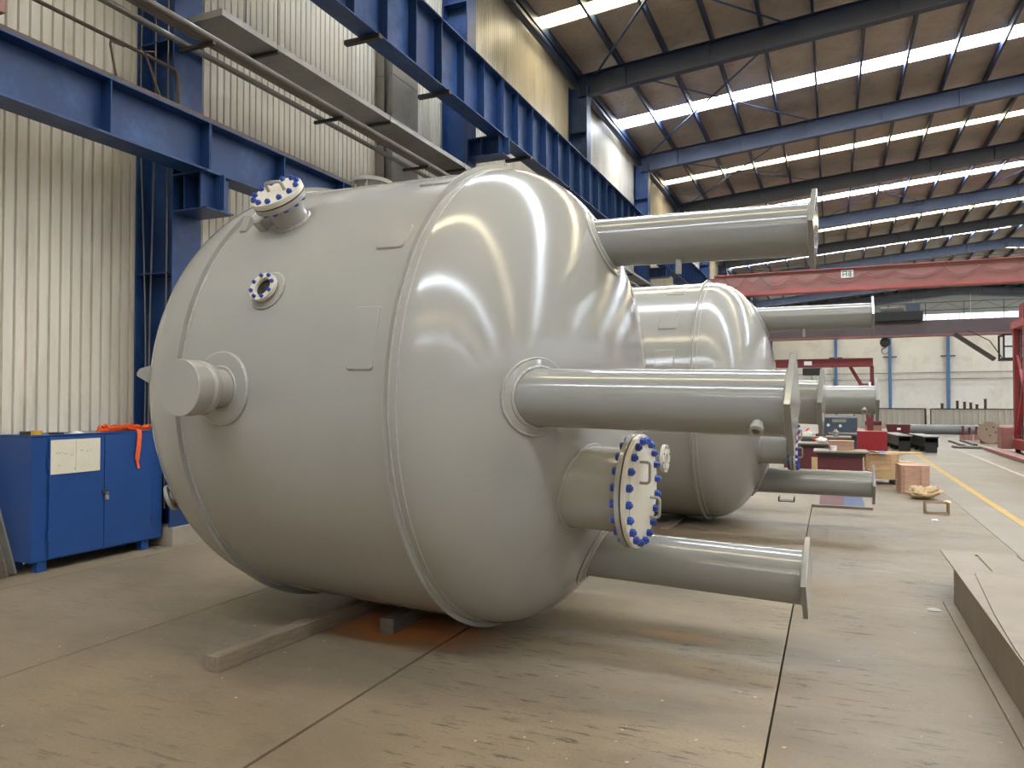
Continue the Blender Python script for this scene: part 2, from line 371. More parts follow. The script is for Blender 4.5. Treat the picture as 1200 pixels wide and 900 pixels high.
def runway(name, xc, zb, zt, hw, pitch, y0, lab):
    r = empty(name, (xc, YB, zb))
    L = YF-YB-.3; H = zt-zb
    build('web', B(-.007,.007,0,L,.02,H-.02), M['blue'], r)
    build('bottom_flange', B(-hw,hw,0,L,0,.02), M['blue'], r)
    build('top_flange', B(-hw,hw,0,L,H-.02,H), M['blue'], r)
    build('rail', B(-.035,.035,0,L,H,H+.09), M['rail'], r)
    me = B(-hw+.01,hw-.01,-.006,.006,.02,H-.02).mesh('stiffener', M['blue'])
    y = y0-YB
    n = 0
    while y > 0: y -= pitch
    y += pitch
    while y < L: link('stiffener', me, r, (0,y,0)); y += pitch
    for yc in YC:
        if 0 < yc-YB-.09 < L: link('stiffener', me, r, (0,yc-YB-.09,0))
    tag(r, lab, 'beam'); return r
lowb = runway('runway_beam', -6.35, 4.08, 4.63, .15, 1.21, 4.91, 'lower blue crane runway beam running past the blue cabinet, behind the vessel')
highb = runway('runway_beam', -6.05, 6.80, 7.93, .16, .82, 9.98, 'deep upper blue crane runway beam with close stiffeners under the roof')
for y in (8.9, 11.0, 14.7, 17.3): build('hanger_arm', B(-.40,.20,y-YB-.04,y-YB+.04,-.07,-.005), M['dark'], highb)
# opposite runway, outside the frame, carries the far ends of the bridge cranes
for xx, zz, lab in ((29.3, 7.93, 'upper crane runway beam along the opposite wall'), (29.3, 4.63, 'lower crane runway beam along the opposite wall')):
    r = empty('runway_beam', (xx, YB+.5, zz-.6)); build('web', B(-.1,.1,0,99,0,.6), M['blue'], r); build('rail', B(-.035,.035,0,99,.6,.69), M['rail'], r)
    build('support_arm', B(.1,.95,0,99,.2,.4), M['blue'], r); tag(r, lab, 'beam')

# crane end carriage just showing at the top left corner
ec = empty('crane_end_carriage', (-6.35, 3.2, 4.72))
build('body', B(-.16,.16,-.8,.717,.035,.42), M['pink'], ec, bevel=.01); 
for yy in (-.5, .42): build('wheel', MB().lathe([(0,-.06),(.1,-.06),(.1,.06),(0,.06)], (0,yy,.1), (1,0,0), 16), M['dark'], ec, SM)
tag(ec, 'pale red crane end carriage at the top left corner on the lower rail', 'crane')

# ------------------------------------------------------------------ services along the wall
d = empty('cable_duct', (-6.385, 6.2, 5.83))
build('duct_body', B(-.255,.255,0,40,0,.075), M['galv'], d)
me = B(-.265,.265,-.012,.012,-.008,.083).mesh('joint_collar', M['galv'])
for i in range(16): link('joint_collar', me, d, (0, .9+2.5*i, 0))
me = MB().tube([(0,0,0),(0,0,1.2)], .006, 6).mesh('hanger_rod', M['dark'])
for i in range(8): link('hanger_rod', me, d, (.25, .9+5*i, .075)); link('hanger_rod', me, d, (-.25, .9+5*i, .075))
me = B(-.265,.27,-.02,.02,-.04,-.009).mesh('support_bar', M['dark'])
for i in range(16): link('support_bar', me, d, (0, .9+2.5*i, 0))
tag(d, 'long flat grey sheet-metal duct hung along the left wall above the pipes', 'duct')
for (px, pz, pr, lab) in ((-6.56,5.535,.036,'lone grey pipe nearest the wall, left below the pipe bundle'), (-6.31,5.53,.03,'lowest grey pipe of the tight bundle under the flat duct'),
                          (-6.25,5.527,.026,'slim grey pipe in the middle of the tight bundle'), (-6.185,5.538,.038,'thickest grey pipe, outermost of the tight bundle')):
    o = build('wall_pipe', MB().tube([(px,YB+.1,pz),(px,40,pz)], pr, 10), M['pipe'], None, SM)
    tag(o, lab, 'pipe')
br = empty('pipe_rack', (-6.40, 0, 5.499))
me = MB().box(-.24,.26,-.02,.02,-.04,-.001).mesh('rack_arm', M['dark'])
for i in range(18): link('rack_arm', me, br, (0, -.95+2.35*i, 0))
tag(br, 'dark short rack arms carrying the bundle of wall pipes', 'rack')
hp = build('bent_pipe', MB().tube([(-6.62,-2,5.23),(-6.62,6.0,5.23),(-6.62,6.04,5.21),(-6.62,6.06,5.15),(-6.60,6.06,4.75)], .02, 8), M['rail'], None, SM)
tag(hp, 'rusty bent pipe ending in a downturn at the column above the lower beam', 'pipe')
for pts, lab in ((((-6.47,5.2,4.632),(-6.5,5.12,5.1),(-6.51,5.13,5.14),(-6.53,5.3,5.16)), 'thin bent rod standing on the lower beam left of the column'), (((-6.46,5.75,4.632),(-6.5,5.52,5.2),(-6.52,5.65,5.25)), 'thin upright rod on the lower beam in front of the column recess')):
    tag(build('bent_rod', MB().tube(pts, .012, 6), M['rail'], None), lab, 'rod')
vd = empty('air_duct', (-7.07, 11.3, 0))
for i, (z0, z1) in enumerate(((0,1.2),(1.21,2.4),(2.41,3.6),(3.61,4.8),(4.81,6.0),(6.01,7.2),(7.21,8.4),(8.41,9.3))):
    build('duct_section', B(-.16,.17,-.43,.43,z0,z1), M['galv'], vd, bevel=.006)
build('branch_pipe', MB().tube([(0,.43,5.2),(0,1.85,5.2)], .14, 16), M['galv'], vd, SM)
build('cable', MB().tube([(.05,-.47,0),(.05,-.47,9.3)], .02, 6), M['black'], vd)
tag(vd, 'square grey vertical air duct rising against the wall behind the near vessel', 'duct')

# ------------------------------------------------------------------ pressure vessels
RS = 1.55; RR = 1.5892; RLG = 1.0424; XP = 1.972
def hx(r): return .06+.79*math.sqrt(max(0, 1-(r/RS)**2))
def hexnut(r, h0, h1):
    m = MB(); m.lathe([(0,h0),(r,h0),(r,h1),(0,h1)], (0,0,0), (0,0,1), 6); return m
def boltmesh(name, r, lo, hi, t):
    m = hexnut(r, hi, hi+t); n = hexnut(r, lo-t, lo); m.add(n.v, n.f); q = MB().lathe([(r*.5,lo),(r*.5,hi)], (0,0,0), (0,0,1), 8); m.add(q.v, q.f)
    q = MB().lathe([(r*.55,hi+t),(r*.5,hi+t*1.35),(0,hi+t*1.35)], (0,0,0), (0,0,1), 8); m.add(q.v, q.f)
    return m.mesh(name, M['bolt'])
def handle(mtx, L, H, r):
    pts = [(-L/2,0,0),(-L/2,0,H*.75),(-L/2+H*.12,0,H*.93),(-L/2+H*.3,0,H),(L/2-H*.3,0,H),(L/2-H*.12,0,H*.93),(L/2,0,H*.75),(L/2,0,0)]
    return MB().tube([mtx@Vector(p) for p in pts], r, 8)
def vessel(O, psi, tl, lab, near):
    rot = Euler((0,tl,psi)); base = Vector(O)+rot.to_matrix()@Vector((0,0,-RR))
    root = empty('pressure_vessel', base, rot); tag(root, lab, 'tank', 'grey pressure vessels lying on their sides')
    off = (0,0,RR)
    def part(name, mb, m, smooth=SM, **k): return build(name, mb, M[m], root, smooth, off, **k)
    def sub(p, name, mb, m, smooth=SM, **k): return build(name, mb, M[m], p, smooth, **k)
    sh = part('shell', MB().lathe([(RS,-1.64),(RS,.06)], (0,0,0), (1,0,0), 160), 'tank')
    hd = part('dished_head', MB().lathe([(RS*math.cos(a),.06+.79*math.sin(a)) for a in [PI/2*i/44 for i in range(45)]], (0,0,0), (1,0,0), 160), 'tank')
    part('dished_head', MB().lathe([(RS*math.cos(a),-1.64-.88*math.sin(a)) for a in [PI/2*i/36 for i in range(37)]], (0,0,0), (1,0,0), 128), 'tank')
    for x in (0, -1.5523):
        rg = part('stiffening_ring', MB().lathe([(RS-.01,x-.007),(RR,x-.007),(RR,x+.007),(RS-.01,x+.007)], (0,0,0), (1,0,0), 160, True), 'tank', .4)
        for s in (-1, 1):
            sub(rg, 'weld_bead', MB().lathe([(RS+.009*math.cos(a),x+s*.010+.009*math.sin(a)) for a in [2*PI*i/8 for i in range(8)]], (0,0,0), (1,0,0), 160, True), 'weld')
    part('girth_weld', MB().lathe([(RS-.004,.05),(RS+.0035,.06),(RS-.004,.07)], (0,0,0), (1,0,0), 160), 'weld')
    # legs with diamond end plates
    for name, cy, cz in (('near',-RLG,0),('top',0,RLG),('bottom',0,-RLG),('rear',RLG,0)):
        leg = part('leg', MB().lathe([(.16,.35),(.16,XP-.028)], (0,cy,cz), (1,0,0), 48), 'leg')
        s = .245
        sub(leg, 'base_plate', MB().prism([(cy-s,cz),(cy,cz-s),(cy+s,cz),(cy,cz+s)], 'x', XP-.030, XP), 'leg', None, bevel=.003)
        sub(leg, 'weld_bead', MB().tube([(XP-.032, cy+.162*math.cos(a), cz+.162*math.sin(a)) for a in [2*PI*i/48 for i in range(48)]], .007, 6, True), 'weld')
        def hp(rho, phi, t):
            y = cy+rho*math.cos(phi); z = cz+rho*math.sin(phi); return (hx(math.hypot(y,z))+t, y, z)
        prof = ((.155,.0),(.155,.014),(.205,.014),(.215,.006),(.215,-.01))
        pm = MB().grid(lambda u, v: hp(prof[round(v*4)][0], 2*PI*u, prof[round(v*4)][1]), 64, 4, True)
        sub(leg, 'reinforcing_pad', pm, 'tank')
        sub(leg, 'weld_bead', MB().tube([hp(.213, 2*PI*i/64, .006) for i in range(64)], .008, 6, True), 'weld')
        sub(leg, 'weld_bead', MB().tube([hp(.166, 2*PI*i/64, .016) for i in range(64)], .011, 6, True), 'weld')
        if name == 'top':
            sub(leg, 'lug', B(1.15,1.185,-.075,-.06,.80,.94).box(1.15,1.185,-.075,.02,.895,.91), 'tank', None)
        if name == 'near':
            dr = Vector((0,-.80,-.60)).normalized(); o = Vector((1.82,cy,cz))
            sub(leg, 'drain_stub', MB().lathe([(.026,.14),(.026,.185),(.033,.187),(.033,.215),(.018,.218),(.018,.20),(0,.20)], o, dr, 20), 'tank')
    # manway on the head
    cy = cz = -.535; mx = 1.094
    mw = part('manway', MB().lathe([(.25,.45),(.25,mx-.06)], (0,cy,cz), (1,0,0), 64), 'tank')
    sub(mw, 'weld_bead', MB().tube([(hx(math.hypot(cy+.255*math.cos(a), cz+.255*math.sin(a)))+.004, cy+.255*math.cos(a), cz+.255*math.sin(a)) for a in [2*PI*i/64 for i in range(64)]], .011, 6, True), 'weld')
    sub(mw, 'flange', MB().lathe([(.245,mx-.066),(.327,mx-.066),(.33,mx-.063),(.33,mx-.040),(.327,mx-.037),(.245,mx-.037)], (0,cy,cz), (1,0,0), 96), 'tank', .4)
    sub(mw, 'gasket', MB().lathe([(0,mx-.038),(.312,mx-.038),(.312,mx-.027),(0,mx-.027)], (0,cy,cz), (1,0,0), 64), 'gasket')
    sub(mw, 'cover', MB().lathe([(0,mx-.028),(.327,mx-.028),(.33,mx-.025),(.33,mx-.003),(.327,mx),(.262,mx),(.26,mx+.004),(0,mx+.004)], (0,cy,cz), (1,0,0), 96), 'cover', .4, label='cream blind cover')
    bm_ = boltmesh('bolt', .022, -.066, 0, .026)
    for i in range(20):
        a = 2*PI*(i+.5)/20
        link('bolt', bm_, mw, mtx=frame((mx, cy+.296*math.cos(a), cz+.296*math.sin(a)), (1,0,0)))
    for hy, hz in ((-.06,.115),(.17,-.115)):
        sub(mw, 'handle', handle(frame((mx+.002,cy+hy,cz+hz),(1,0,0),(0,0,1)), .12, .06, .009), 'handle')
    # small nozzle on the head
    sn = part('nozzle', MB().lathe([(.045,.5),(.045,1.0),(.06,1.025)], (0,.2,-.4), (1,0,0), 24), 'tank')
    sub(sn, 'flange', MB().lathe([(.04,1.025),(.094,1.025),(.094,1.048),(.06,1.048),(.06,1.052),(.034,1.052),(.034,.98),(0,.98)], (0,.2,-.4), (1,0,0), 36), 'cover', .4)
    hm = MB()
    for i in range(8): hm.lathe([(.0085,1.047),(.0085,1.0495),(0,1.0495)], (0,.2+.078*math.cos(PI*i/4+.3),-.4+.078*math.sin(PI*i/4+.3)), (1,0,0), 10)
    sub(sn, 'bolt_holes', hm, 'gasket')
    # shell fittings
    def rad(th): a = math.radians(th); return Vector((0,-math.cos(a),math.sin(a)))
    def S(x0, th0, dx, ds, h):
        a = math.radians(th0)+ds/RS; return ((x0+dx), -(RS+h)*math.cos(a), (RS+h)*math.sin(a))
    def rpad(x0, th, r0, r1, t): 
        prof = ((r0,t),(r1-.006,t),(r1,t-.005),(r1,-.01)); return MB().grid(lambda u, v: S(x0, th, prof[round(v*3)][0]*math.cos(2*PI*u), prof[round(v*3)][0]*math.sin(2*PI*u), prof[round(v*3)][1]), 56, 3, True)
    def rweld(x0, th, r, w=.008): return MB().tube([S(x0, th, r*math.cos(2*PI*i/56), r*math.sin(2*PI*i/56), .004) for i in range(56)], w, 6, True)
    def rectpad(x0, x1, t0, t1, h=.010):
        xc = (x0+x1)/2; tc = (t0+t1)/2; w = (x1-x0)/2; l = math.radians(t1-t0)*RS/2; c = .022
        def ro(f, hh):
            out = []
            for sx, sy, a0 in ((1,1,0),(-1,1,90),(-1,-1,180),(1,-1,270)):
                for q in range(6):
                    a = math.radians(a0+18*q); out.append(((sx*(w-c)+c*math.cos(a))*f, (sy*(l-c)+c*math.sin(a))*f, hh))
            return out
        m = MB(); rings = [ro(1,-.004), ro(1,h-.002), ro(1-.02,h), ro(.6,h), ro(.2,h)]; n = 24
        vs = [S(xc, tc, *p) for r_ in rings for p in r_]; fs = [(k*n+i, k*n+(i+1)%n, (k+1)*n+(i+1)%n, (k+1)*n+i) for k in range(4) for i in range(n)]+[tuple(range(4*n,5*n))]
        pd = part('weld_pad', m.add(vs, fs), 'tank', .5)
        ring = [S(xc, tc, *p) for p in ro(1.01, .002)]
        sub(pd, 'weld_bead', MB().tube(ring, .004, 5, True), 'weld')
        return pd
    if near:
        for a in ((-.27,-.085,32.0,38.6),(-.275,-.095,4.7,17.6),(-.31,-.08,57.5,62)): rectpad(*a)
    else:
        for a in ((-.42,-.2,12,22),(-.42,-.2,33,42),(-.42,-.2,58,68)): rectpad(*a)
    if not near: return root
    # capped stub nozzle with pad, facing the aisle
    x0, th = -1.2, .2; n_ = rad(th); o = Vector((x0,0,0))
    nz = part('capped_nozzle', MB().lathe([(.118,1.48),(.118,1.655),(.125,1.66),(.153,1.68),(.158,1.69),(.158,1.715),(.152,1.725),(.146,1.73),(.146,1.76),(.152,1.765),(.162,1.77),(.163,1.845),(.160,1.85),(0,1.85)], o, n_, 64), 'tank', .5)
    sub(nz, 'reinforcing_pad', rpad(x0, th, .11, .215, .014), 'tank'); sub(nz, 'weld_bead', rweld(x0, th, .213, .010), 'weld'); sub(nz, 'weld_bead', rweld(x0, th, .126, .016), 'weld')
    # bolted blind flange nozzle high on the shell
    x0, th = -1.1, 45; n_ = rad(th); o = Vector((x0,0,0))
    nz = part('blind_nozzle', MB().lathe([(.112,1.46),(.112,1.70)], o, n_, 48), 'tank')
    sub(nz, 'weld_bead', rweld(x0, th, .117, .012), 'weld')
    sub(nz, 'flange', MB().lathe([(.11,1.695),(.172,1.695),(.172,1.725),(.11,1.725)], o, n_, 64, True), 'tank', .4)
    sub(nz, 'gasket', MB().lathe([(0,1.725),(.160,1.725),(.160,1.736),(0,1.736)], o, n_, 48), 'gasket')
    sub(nz, 'cover', MB().lathe([(0,1.735),(.172,1.735),(.172,1.765),(.169,1.768),(0,1.768)], o, n_, 64), 'cover', .4, label='cream blind cover')
    bm2 = boltmesh('bolt', .0175, 1.695, 1.768, .02)
    w = n_.cross(Vector((1,0,0)))
    for i in range(12):
        a = 2*PI*(i+.5)/12; p = o+Vector((1,0,0))*.146*math.cos(a)+w*.146*math.sin(a)
        link('bolt', bm2, nz, mtx=frame(p, n_))
    sub(nz, 'handle', handle(frame(o+n_*1.766+w*.01, n_, (1,.0,.0)), .13, .06, .010), 'handle')
    # sight glass
    x0, th = -.965, 22.6; n_ = rad(th); o = Vector((x0,0,0))
    sg = part('sight_glass', MB().lathe([(.052,1.50),(.052,1.57),(.088,1.57),(.092,1.562),(.092,1.5)], o, n_, 48), 'tank', .5)
    sub(sg, 'reinforcing_pad', rpad(x0, th, .05, .122, .012), 'tank'); sub(sg, 'weld_bead', rweld(x0, th, .120, .008), 'weld')
    sub(sg, 'gasket', MB().lathe([(.05,1.570),(.082,1.570),(.082,1.580),(.05,1.580)], o, n_, 48, True), 'gasket')
    sub(sg, 'flange', MB().lathe([(.056,1.580),(.092,1.580),(.092,1.606),(.06,1.606),(.056,1.600)], o, n_, 48, True), 'cover', .4)
    sub(sg, 'glass_disc', MB().lathe([(0,1.578),(.056,1.578)], o, n_, 32), 'glass')
    bm3 = boltmesh('bolt', .0125, 1.58, 1.606, .013); w = n_.cross(Vector((1,0,0)))
    for i in range(8):
        a = 2*PI*(i+.5)/8; link('bolt', bm3, sg, mtx=frame(o+Vector((1,0,0))*.076*math.cos(a)+w*.076*math.sin(a), n_))
    # open flange nozzle on the crown
    x0, th = -1.37, 93; n_ = rad(th); o = Vector((x0,0,0)); w = n_.cross(Vector((1,0,0)))
    on = part('crown_nozzle', MB().lathe([(.11,1.48),(.11,1.62),(.13,1.66)], o, n_, 40), 'tank')
    sub(on, 'flange', MB().lathe([(.10,1.66),(.17,1.66),(.17,1.69),(.10,1.69)], o, n_, 48, True), 'tank', .4)
    sm_ = MB()
    for i in range(8):
        a = 2*PI*(i+.5)/8; p = o+Vector((1,0,0))*.145*math.cos(a)+w*.145*math.sin(a); sm_.tube([p+n_*1.60, p+n_*1.66], .010, 6)
    sub(on, 'stud', sm_, 'tank')
    # name-plate brackets beside the rear ring
    lg = part('bracket', MB().add([S(-1.50,42,0,0,-.005),S(-1.44,42,0,0,-.005),S(-1.44,46,0,0,-.005),S(-1.50,46,0,0,-.005),S(-1.50,42,0,0,.012),S(-1.44,42,0,0,.012),S(-1.44,46,0,0,.06),S(-1.50,46,0,0,.06)], [(0,1,2,3),(4,5,6,7),(0,1,5,4),(1,2,6,5),(2,3,7,6),(3,0,4,7)]), 'tank', None)
    part('bracket', MB().add([S(-1.31,41.5,0,0,-.005),S(-1.25,41.5,0,0,-.005),S(-1.25,45.5,0,0,-.005),S(-1.31,45.5,0,0,-.005),S(-1.33,41.5,0,0,.07),S(-1.27,41.5,0,0,.07),S(-1.27,45.5,0,0,.07),S(-1.33,45.5,0,0,.07)], [(0,1,2,3),(4,5,6,7),(0,1,5,4),(1,2,6,5),(2,3,7,6),(3,0,4,7)]), 'tank', None)
    # lifting lug and a flanged nozzle on the rear head
    p = Vector((-2.01,-1.41,.086)); nn = Vector((-.55,-.83,.06)).normalized(); t = nn.cross(Vector((0,0,1))).normalized(); u = t.cross(nn)
    mm = frame(p, nn, (0,0,1))
    part('lug', MB().prism([(-.075,-.02),(.06,-.02),(.02,.065),(0,.075),(-.02,.07)], 'z', -.008, .008).__class__().add([mm@Vector((a, s*.008, b)) for s in (-1,1) for a, b in ((-.075,-.03),(.07,-.03),(.03,.06),(0,.075),(-.02,.07))],
         [(0,1,2,3,4),(9,8,7,6,5),(0,5,6,1),(1,6,7,2),(2,7,8,3),(3,8,9,4),(4,9,5,0)]), 'tank', None)
    p = Vector((-1.99,-1.18,-.74)); nn = Vector((-.75,-.55,-.36)).normalized()
    en = part('nozzle', MB().lathe([(.05,-.1),(.05,.03),(.09,.03),(.09,.055),(.04,.055)], p, nn, 32), 'tank', .5)
    return root
v1 = vessel((-2.075,4.8926,1.6292), -.0497, .0261, 'near grey pressure vessel lying on its side on timbers, bolted manway facing the aisle', True)
v2 = vessel((-1.491,10.236,1.60), -.007, .0034, 'second grey pressure vessel, partly hidden behind the near one', False)

# timbers
def beam(name, x0, x1, y0, y1, h, m, lab, rz=0, z0=0):
    o = build(name, B(-(x1-x0)/2,(x1-x0)/2,0,y1-y0,0,h), M[m], None, None, ((x0+x1)/2,y0,z0), bevel=.006); o.rotation_euler.z = rz
    tag(o, lab, 'timber'); return o
beam('timber_beam', -3.42, -3.31, 3.36, 5.9, .095, 'timber', 'long weathered timber jutting out from under the near vessel', -.075)
beam('timber_beam', -2.87, -2.76, 4.38, 6.0, .10, 'timberdk', 'short dark timber under the near vessel, right of the long one')
beam('timber_beam', -1.95, -1.83, 9.12, 11.0, .035, 'timber', 'timber under the second vessel, seen below the manway cover')

# ------------------------------------------------------------------ cabinet and what lies on it
cb = empty('tool_cabinet', (-6.97, 5.28, 0))
X = lambda x: x+6.97
Yc = lambda y: y-5.28
build('body', B(X(-7.21),X(-6.735),Yc(4.545),Yc(6.0),.10,1.255), M['bluecab'], cb, bevel=.006)
build('top', B(X(-7.22),X(-6.725),Yc(4.54),Yc(6.01),1.256,1.268), M['bluecab'], cb)
for yy in (4.62, 5.75):
    for xx in (-7.15, -6.82): build('leg', B(X(xx),X(xx)+.07,Yc(yy),Yc(yy)+.09,0,.10), M['bluecab'], cb)
dl = build('door', B(X(-6.733),X(-6.718),Yc(4.705),Yc(5.277),.115,1.245), M['bluecab'], cb, bevel=.003)
drr = build('door', B(X(-6.733),X(-6.718),Yc(5.283),Yc(5.845),.115,1.245), M['bluecab'], cb, bevel=.003)
for dd, yy in ((dl,4.70),(drr,5.85)):
    for z in (.28, .95): build('hinge', MB().lathe([(0,0),(.011,0),(.011,.09),(0,.09)], (X(-6.722),Yc(yy),z), (0,0,1), 10), M['bluecab'], dd, SM)
build('notice_sheet', B(X(-6.717),X(-6.712),Yc(4.715),Yc(5.225),.895,1.218), M['paper'], dl)
scr = MB()
for yy, zz, w in ((4.765,1.09,.012),(4.79,1.085,.012),(4.815,1.09,.01),(4.84,1.08,.012),(4.865,1.075,.012),(5.02,1.10,.02),(5.08,1.09,.012),(5.12,1.10,.01),(4.79,.97,.01),(4.95,.93,.015)):
    scr.box(X(-6.712),X(-6.7115),Yc(yy),Yc(yy)+w,zz,zz+.012)
scr.box(X(-6.712),X(-6.7113),Yc(4.965),Yc(4.969),.90,1.21)
build('pencil_marks', scr, M['sack'], dl)
hs = build('hasp', B(X(-6.718),X(-6.705),Yc(5.255),Yc(5.31),.655,.70), M['dark'], cb, bevel=.003)
build('padlock', B(X(-6.705),X(-6.68),Yc(5.275),Yc(5.31),.595,.64), M['handle'], hs, bevel=.006)
build('shackle', MB().tube([(X(-6.693),Yc(5.28),.64),(X(-6.693),Yc(5.28),.665),(X(-6.693),Yc(5.2925),.675),(X(-6.693),Yc(5.305),.665),(X(-6.693),Yc(5.305),.64)], .004, 6), M['handle'], hs, SM)
tag(cb, 'blue two-door metal tool cabinet with a cream notice sheet and padlock', 'cabinet')
TZ = 1.268
tag(build('tape_roll', MB().lathe([(.03,0),(.055,0),(.055,.04),(.03,.04)], (-6.85,4.66,TZ), (0,0,1), 28, True), M['yellow'], None, SM), 'yellow tape roll on the left end of the blue cabinet', 'tape')
tag(build('steel_block', B(-6.93,-6.84,4.56,4.62,TZ,TZ+.035), M['dark'], None, bevel=.004), 'dark steel block at the left end of the cabinet top beside the tape', 'block')
tag(build('steel_block', B(-6.86,-6.78,4.79,4.89,TZ,TZ+.018), M['black'], None, bevel=.003), 'flat black block lying near the front edge of the cabinet top', 'block')
tag(build('steel_sheet', B(-7.1,-6.75,5.10,5.27,TZ,TZ+.006), M['galv'], None), 'thin grey metal sheet lying on the cabinet under the orange sling', 'sheet')
rg = MB().grid(lambda u, v: (-6.83+.05*(u-.5)*2, 5.06+.05*(v-.5)*2, TZ+.022*(1-(2*u-1)**2)*(1-(2*v-1)**2)*(1+.8*noise.noise((u*5,v*5,3)))), 8, 8)
tag(build('rag', rg, M['white'], None, 1.2), 'small white crumpled rag on the middle of the cabinet top', 'rag')
def ribbon(pts, w, t, side):
    m = MB(); pts = [Vector(p) for p in pts]; n = len(pts); vs = []
    for i, p in enumerate(pts):
        tg = (pts[min(i+1,n-1)]-pts[max(i-1,0)]).normalized(); s_ = Vector(side(i/(n-1))) if callable(side) else Vector(side)
        s_ = (s_-tg*s_.dot(tg)).normalized(); nr = tg.cross(s_)
        vs += [p+s_*w/2+nr*t/2, p-s_*w/2+nr*t/2, p-s_*w/2-nr*t/2, p+s_*w/2-nr*t/2]
    fs = [(a*4+j, a*4+(j+1)%4, a*4+4+(j+1)%4, a*4+4+j) for a in range(n-1) for j in range(4)]+[(3,2,1,0),(4*n-4,4*n-3,4*n-2,4*n-1)]
    return m.add(vs, fs)
sl = empty('lifting_sling', (-6.85, 5.7, TZ))
for k, (cy, ry, cx, rx, z0, ph) in enumerate(((5.52,.17,-6.9,.08,.02,0),(5.55,.14,-6.86,.07,.035,1),(5.60,.20,-6.9,.07,.045,2),(5.74,.20,-6.88,.07,.03,3),(5.84,.13,-6.9,.08,.03,4))):
    pts = []
    for i in range(41):
        a = 2*PI*i/40*.96+ph; pts.append((cx+6.85+rx*math.cos(a), cy-5.7+ry*math.sin(a), z0+.014*math.sin(3*a+ph)+.008*math.sin(7*a)))
    build('webbing_loop', ribbon(pts, .035, .009, lambda f, ph=ph: (.4*math.sin(9*f+ph),.3*math.cos(7*f),.8)), M['orange'], sl, 1.0)
build('webbing_tail', ribbon([(.0,-.03,.03),(.06,-.025,.022),(.115,-.02,.014),(.136,-.018,-.005),(.142,-.02,-.06),(.146,-.03,-.15),(.144,-.045,-.25),(.144,-.05,-.30)], .05, .008, (0,1,0)), M['orange'], sl, 1.0)
build('webbing_tip', ribbon([(.144,-.05,-.30),(.146,-.04,-.345),(.150,-.032,-.39)], .024, .008, (0,1,0)), M['orange'], sl, 1.0)
build('webbing_tail', ribbon([(-.02,-.40,.012),(0,-.34,.014),(.01,-.22,.02),(0,-.1,.025)], .03, .008, (1,0,0)), M['orange'], sl, 1.0)
tag(sl, 'orange webbing lifting sling heaped on the blue cabinet, one tail hanging down', 'sling')
def lean(p, q, w, t, m, lab, side):
    p = Vector(p); q = Vector(q); o = build('leaning_plank', ribbon([(0,0,0), (q-p)*.5, q-p], w, t, side), M[m], None, None, p); tag(o, lab, 'plank')
lean((-6.86,4.47,.015), (-6.92,4.19,1.25), .07, .02, 'galv', 'grey metal plank leaning upright at the left edge beside the cabinet', (1,.3,0))
lean((-6.82,4.34,.015), (-6.9,4.14,1.05), .12, .025, 'timberdk', 'dark plank leaning at the far left edge in front of the grey one', (1,.5,0))

# ------------------------------------------------------------------ fabricated girder at the right edge
gd = empty('steel_girder', (1.1, 4.0, 0))
gx = lambda x: x-1.1
gy = lambda y: y-4.0
build('bottom_flange', B(gx(.79),gx(1.6),gy(1.2),gy(6.76),0,.014), M['rust'], gd)
build('web', B(gx(.862),gx(.874),gy(1.2),gy(6.735),.014,.288), M['rust'], gd)
build('web', B(gx(1.5),gx(1.512),gy(1.2),gy(6.735),.014,.288), M['rust'], gd)
tp = MB()
for x0, x1, y0, y1 in ((.852,1.085,1.2,7.42),(1.085,1.107,1.2,6.64),(1.085,1.107,7.29,7.42),(1.107,1.387,1.2,7.42),(1.387,1.41,1.2,7.14),(1.41,1.75,1.2,7.42)):
    tp.box(gx(x0),gx(x1),gy(y0),gy(y1),.288,.300)
build('top_plate', tp, M['rust'], gd)
build('doubler_plate', MB().prism([(gx(.968),gy(6.51)),(gx(.888),gy(5.3)),(gx(.862),gy(4.6)),(gx(.862),gy(1.3)),(gx(1.74),gy(1.3)),(gx(1.74),gy(6.3))], 'z', .300, .308), M['rust'], gd)
tag(gd, 'brown fabricated steel girder with slotted top plate at the right edge', 'girder')

# ------------------------------------------------------------------ cranes
pc = empty('bridge_crane', (-6.05, 44, 8.02))
L = 35.3
build('girder', B(-.1,L,-.35,.35,-.42,.60), M['pink'], pc)
build('girder_flange', B(-.1,L,-.42,.42,-.58,-.42), M['pinklt'], pc)
build('girder_flange', B(-.1,L,-.42,.42,.60,.64), M['pinklt'], pc)
build('end_carriage', B(-.2,.2,-1.3,1.3,.02,.34), M['pink'], pc)
build('end_carriage', B(L-.2,L+.2,-1.3,1.3,.02,.34), M['pink'], pc)
fz = []; xx = .5
for k in range(9):
    w = (1.1,.8,1.7,1.5,2.1,1.3,2.3,1.6,2.0)[k]; dp = (.55,.35,.6,.45,.5,.3,.45,.5,.4)[k]
    for i in range(12): fz.append((xx+w*i/12, -.40, .45-dp*math.sin(PI*i/12)**.8))
    xx += w
build('festoon_cable', MB().tube(fz, .014, 5), M['dark'], pc)
sg = build('sign', B(6.55,7.15,-.375,-.352,.10,.52), M['white'], pc)
sgm = MB()
for a in ((6.62,6.66,.16,.46),(6.62,6.84,.42,.46),(6.8,6.84,.16,.46),(6.66,6.82,.28,.32),(6.9,7.08,.40,.44),(6.97,7.01,.16,.44),(6.9,7.08,.16,.20),(6.9,6.94,.24,.34),(7.04,7.08,.24,.34)):
    sgm.box(a[0],a[1],-.380,-.3755,a[2],a[3])
build('sign_marks', sgm, M['ink'], sg)
build('walkway_rail', MB().tube([(0,.4,.95),(L,.4,.95)], .02, 6), M['dark'], pc)
tag(pc, 'pale red bridge crane girder spanning the hall with looping cable', 'crane')

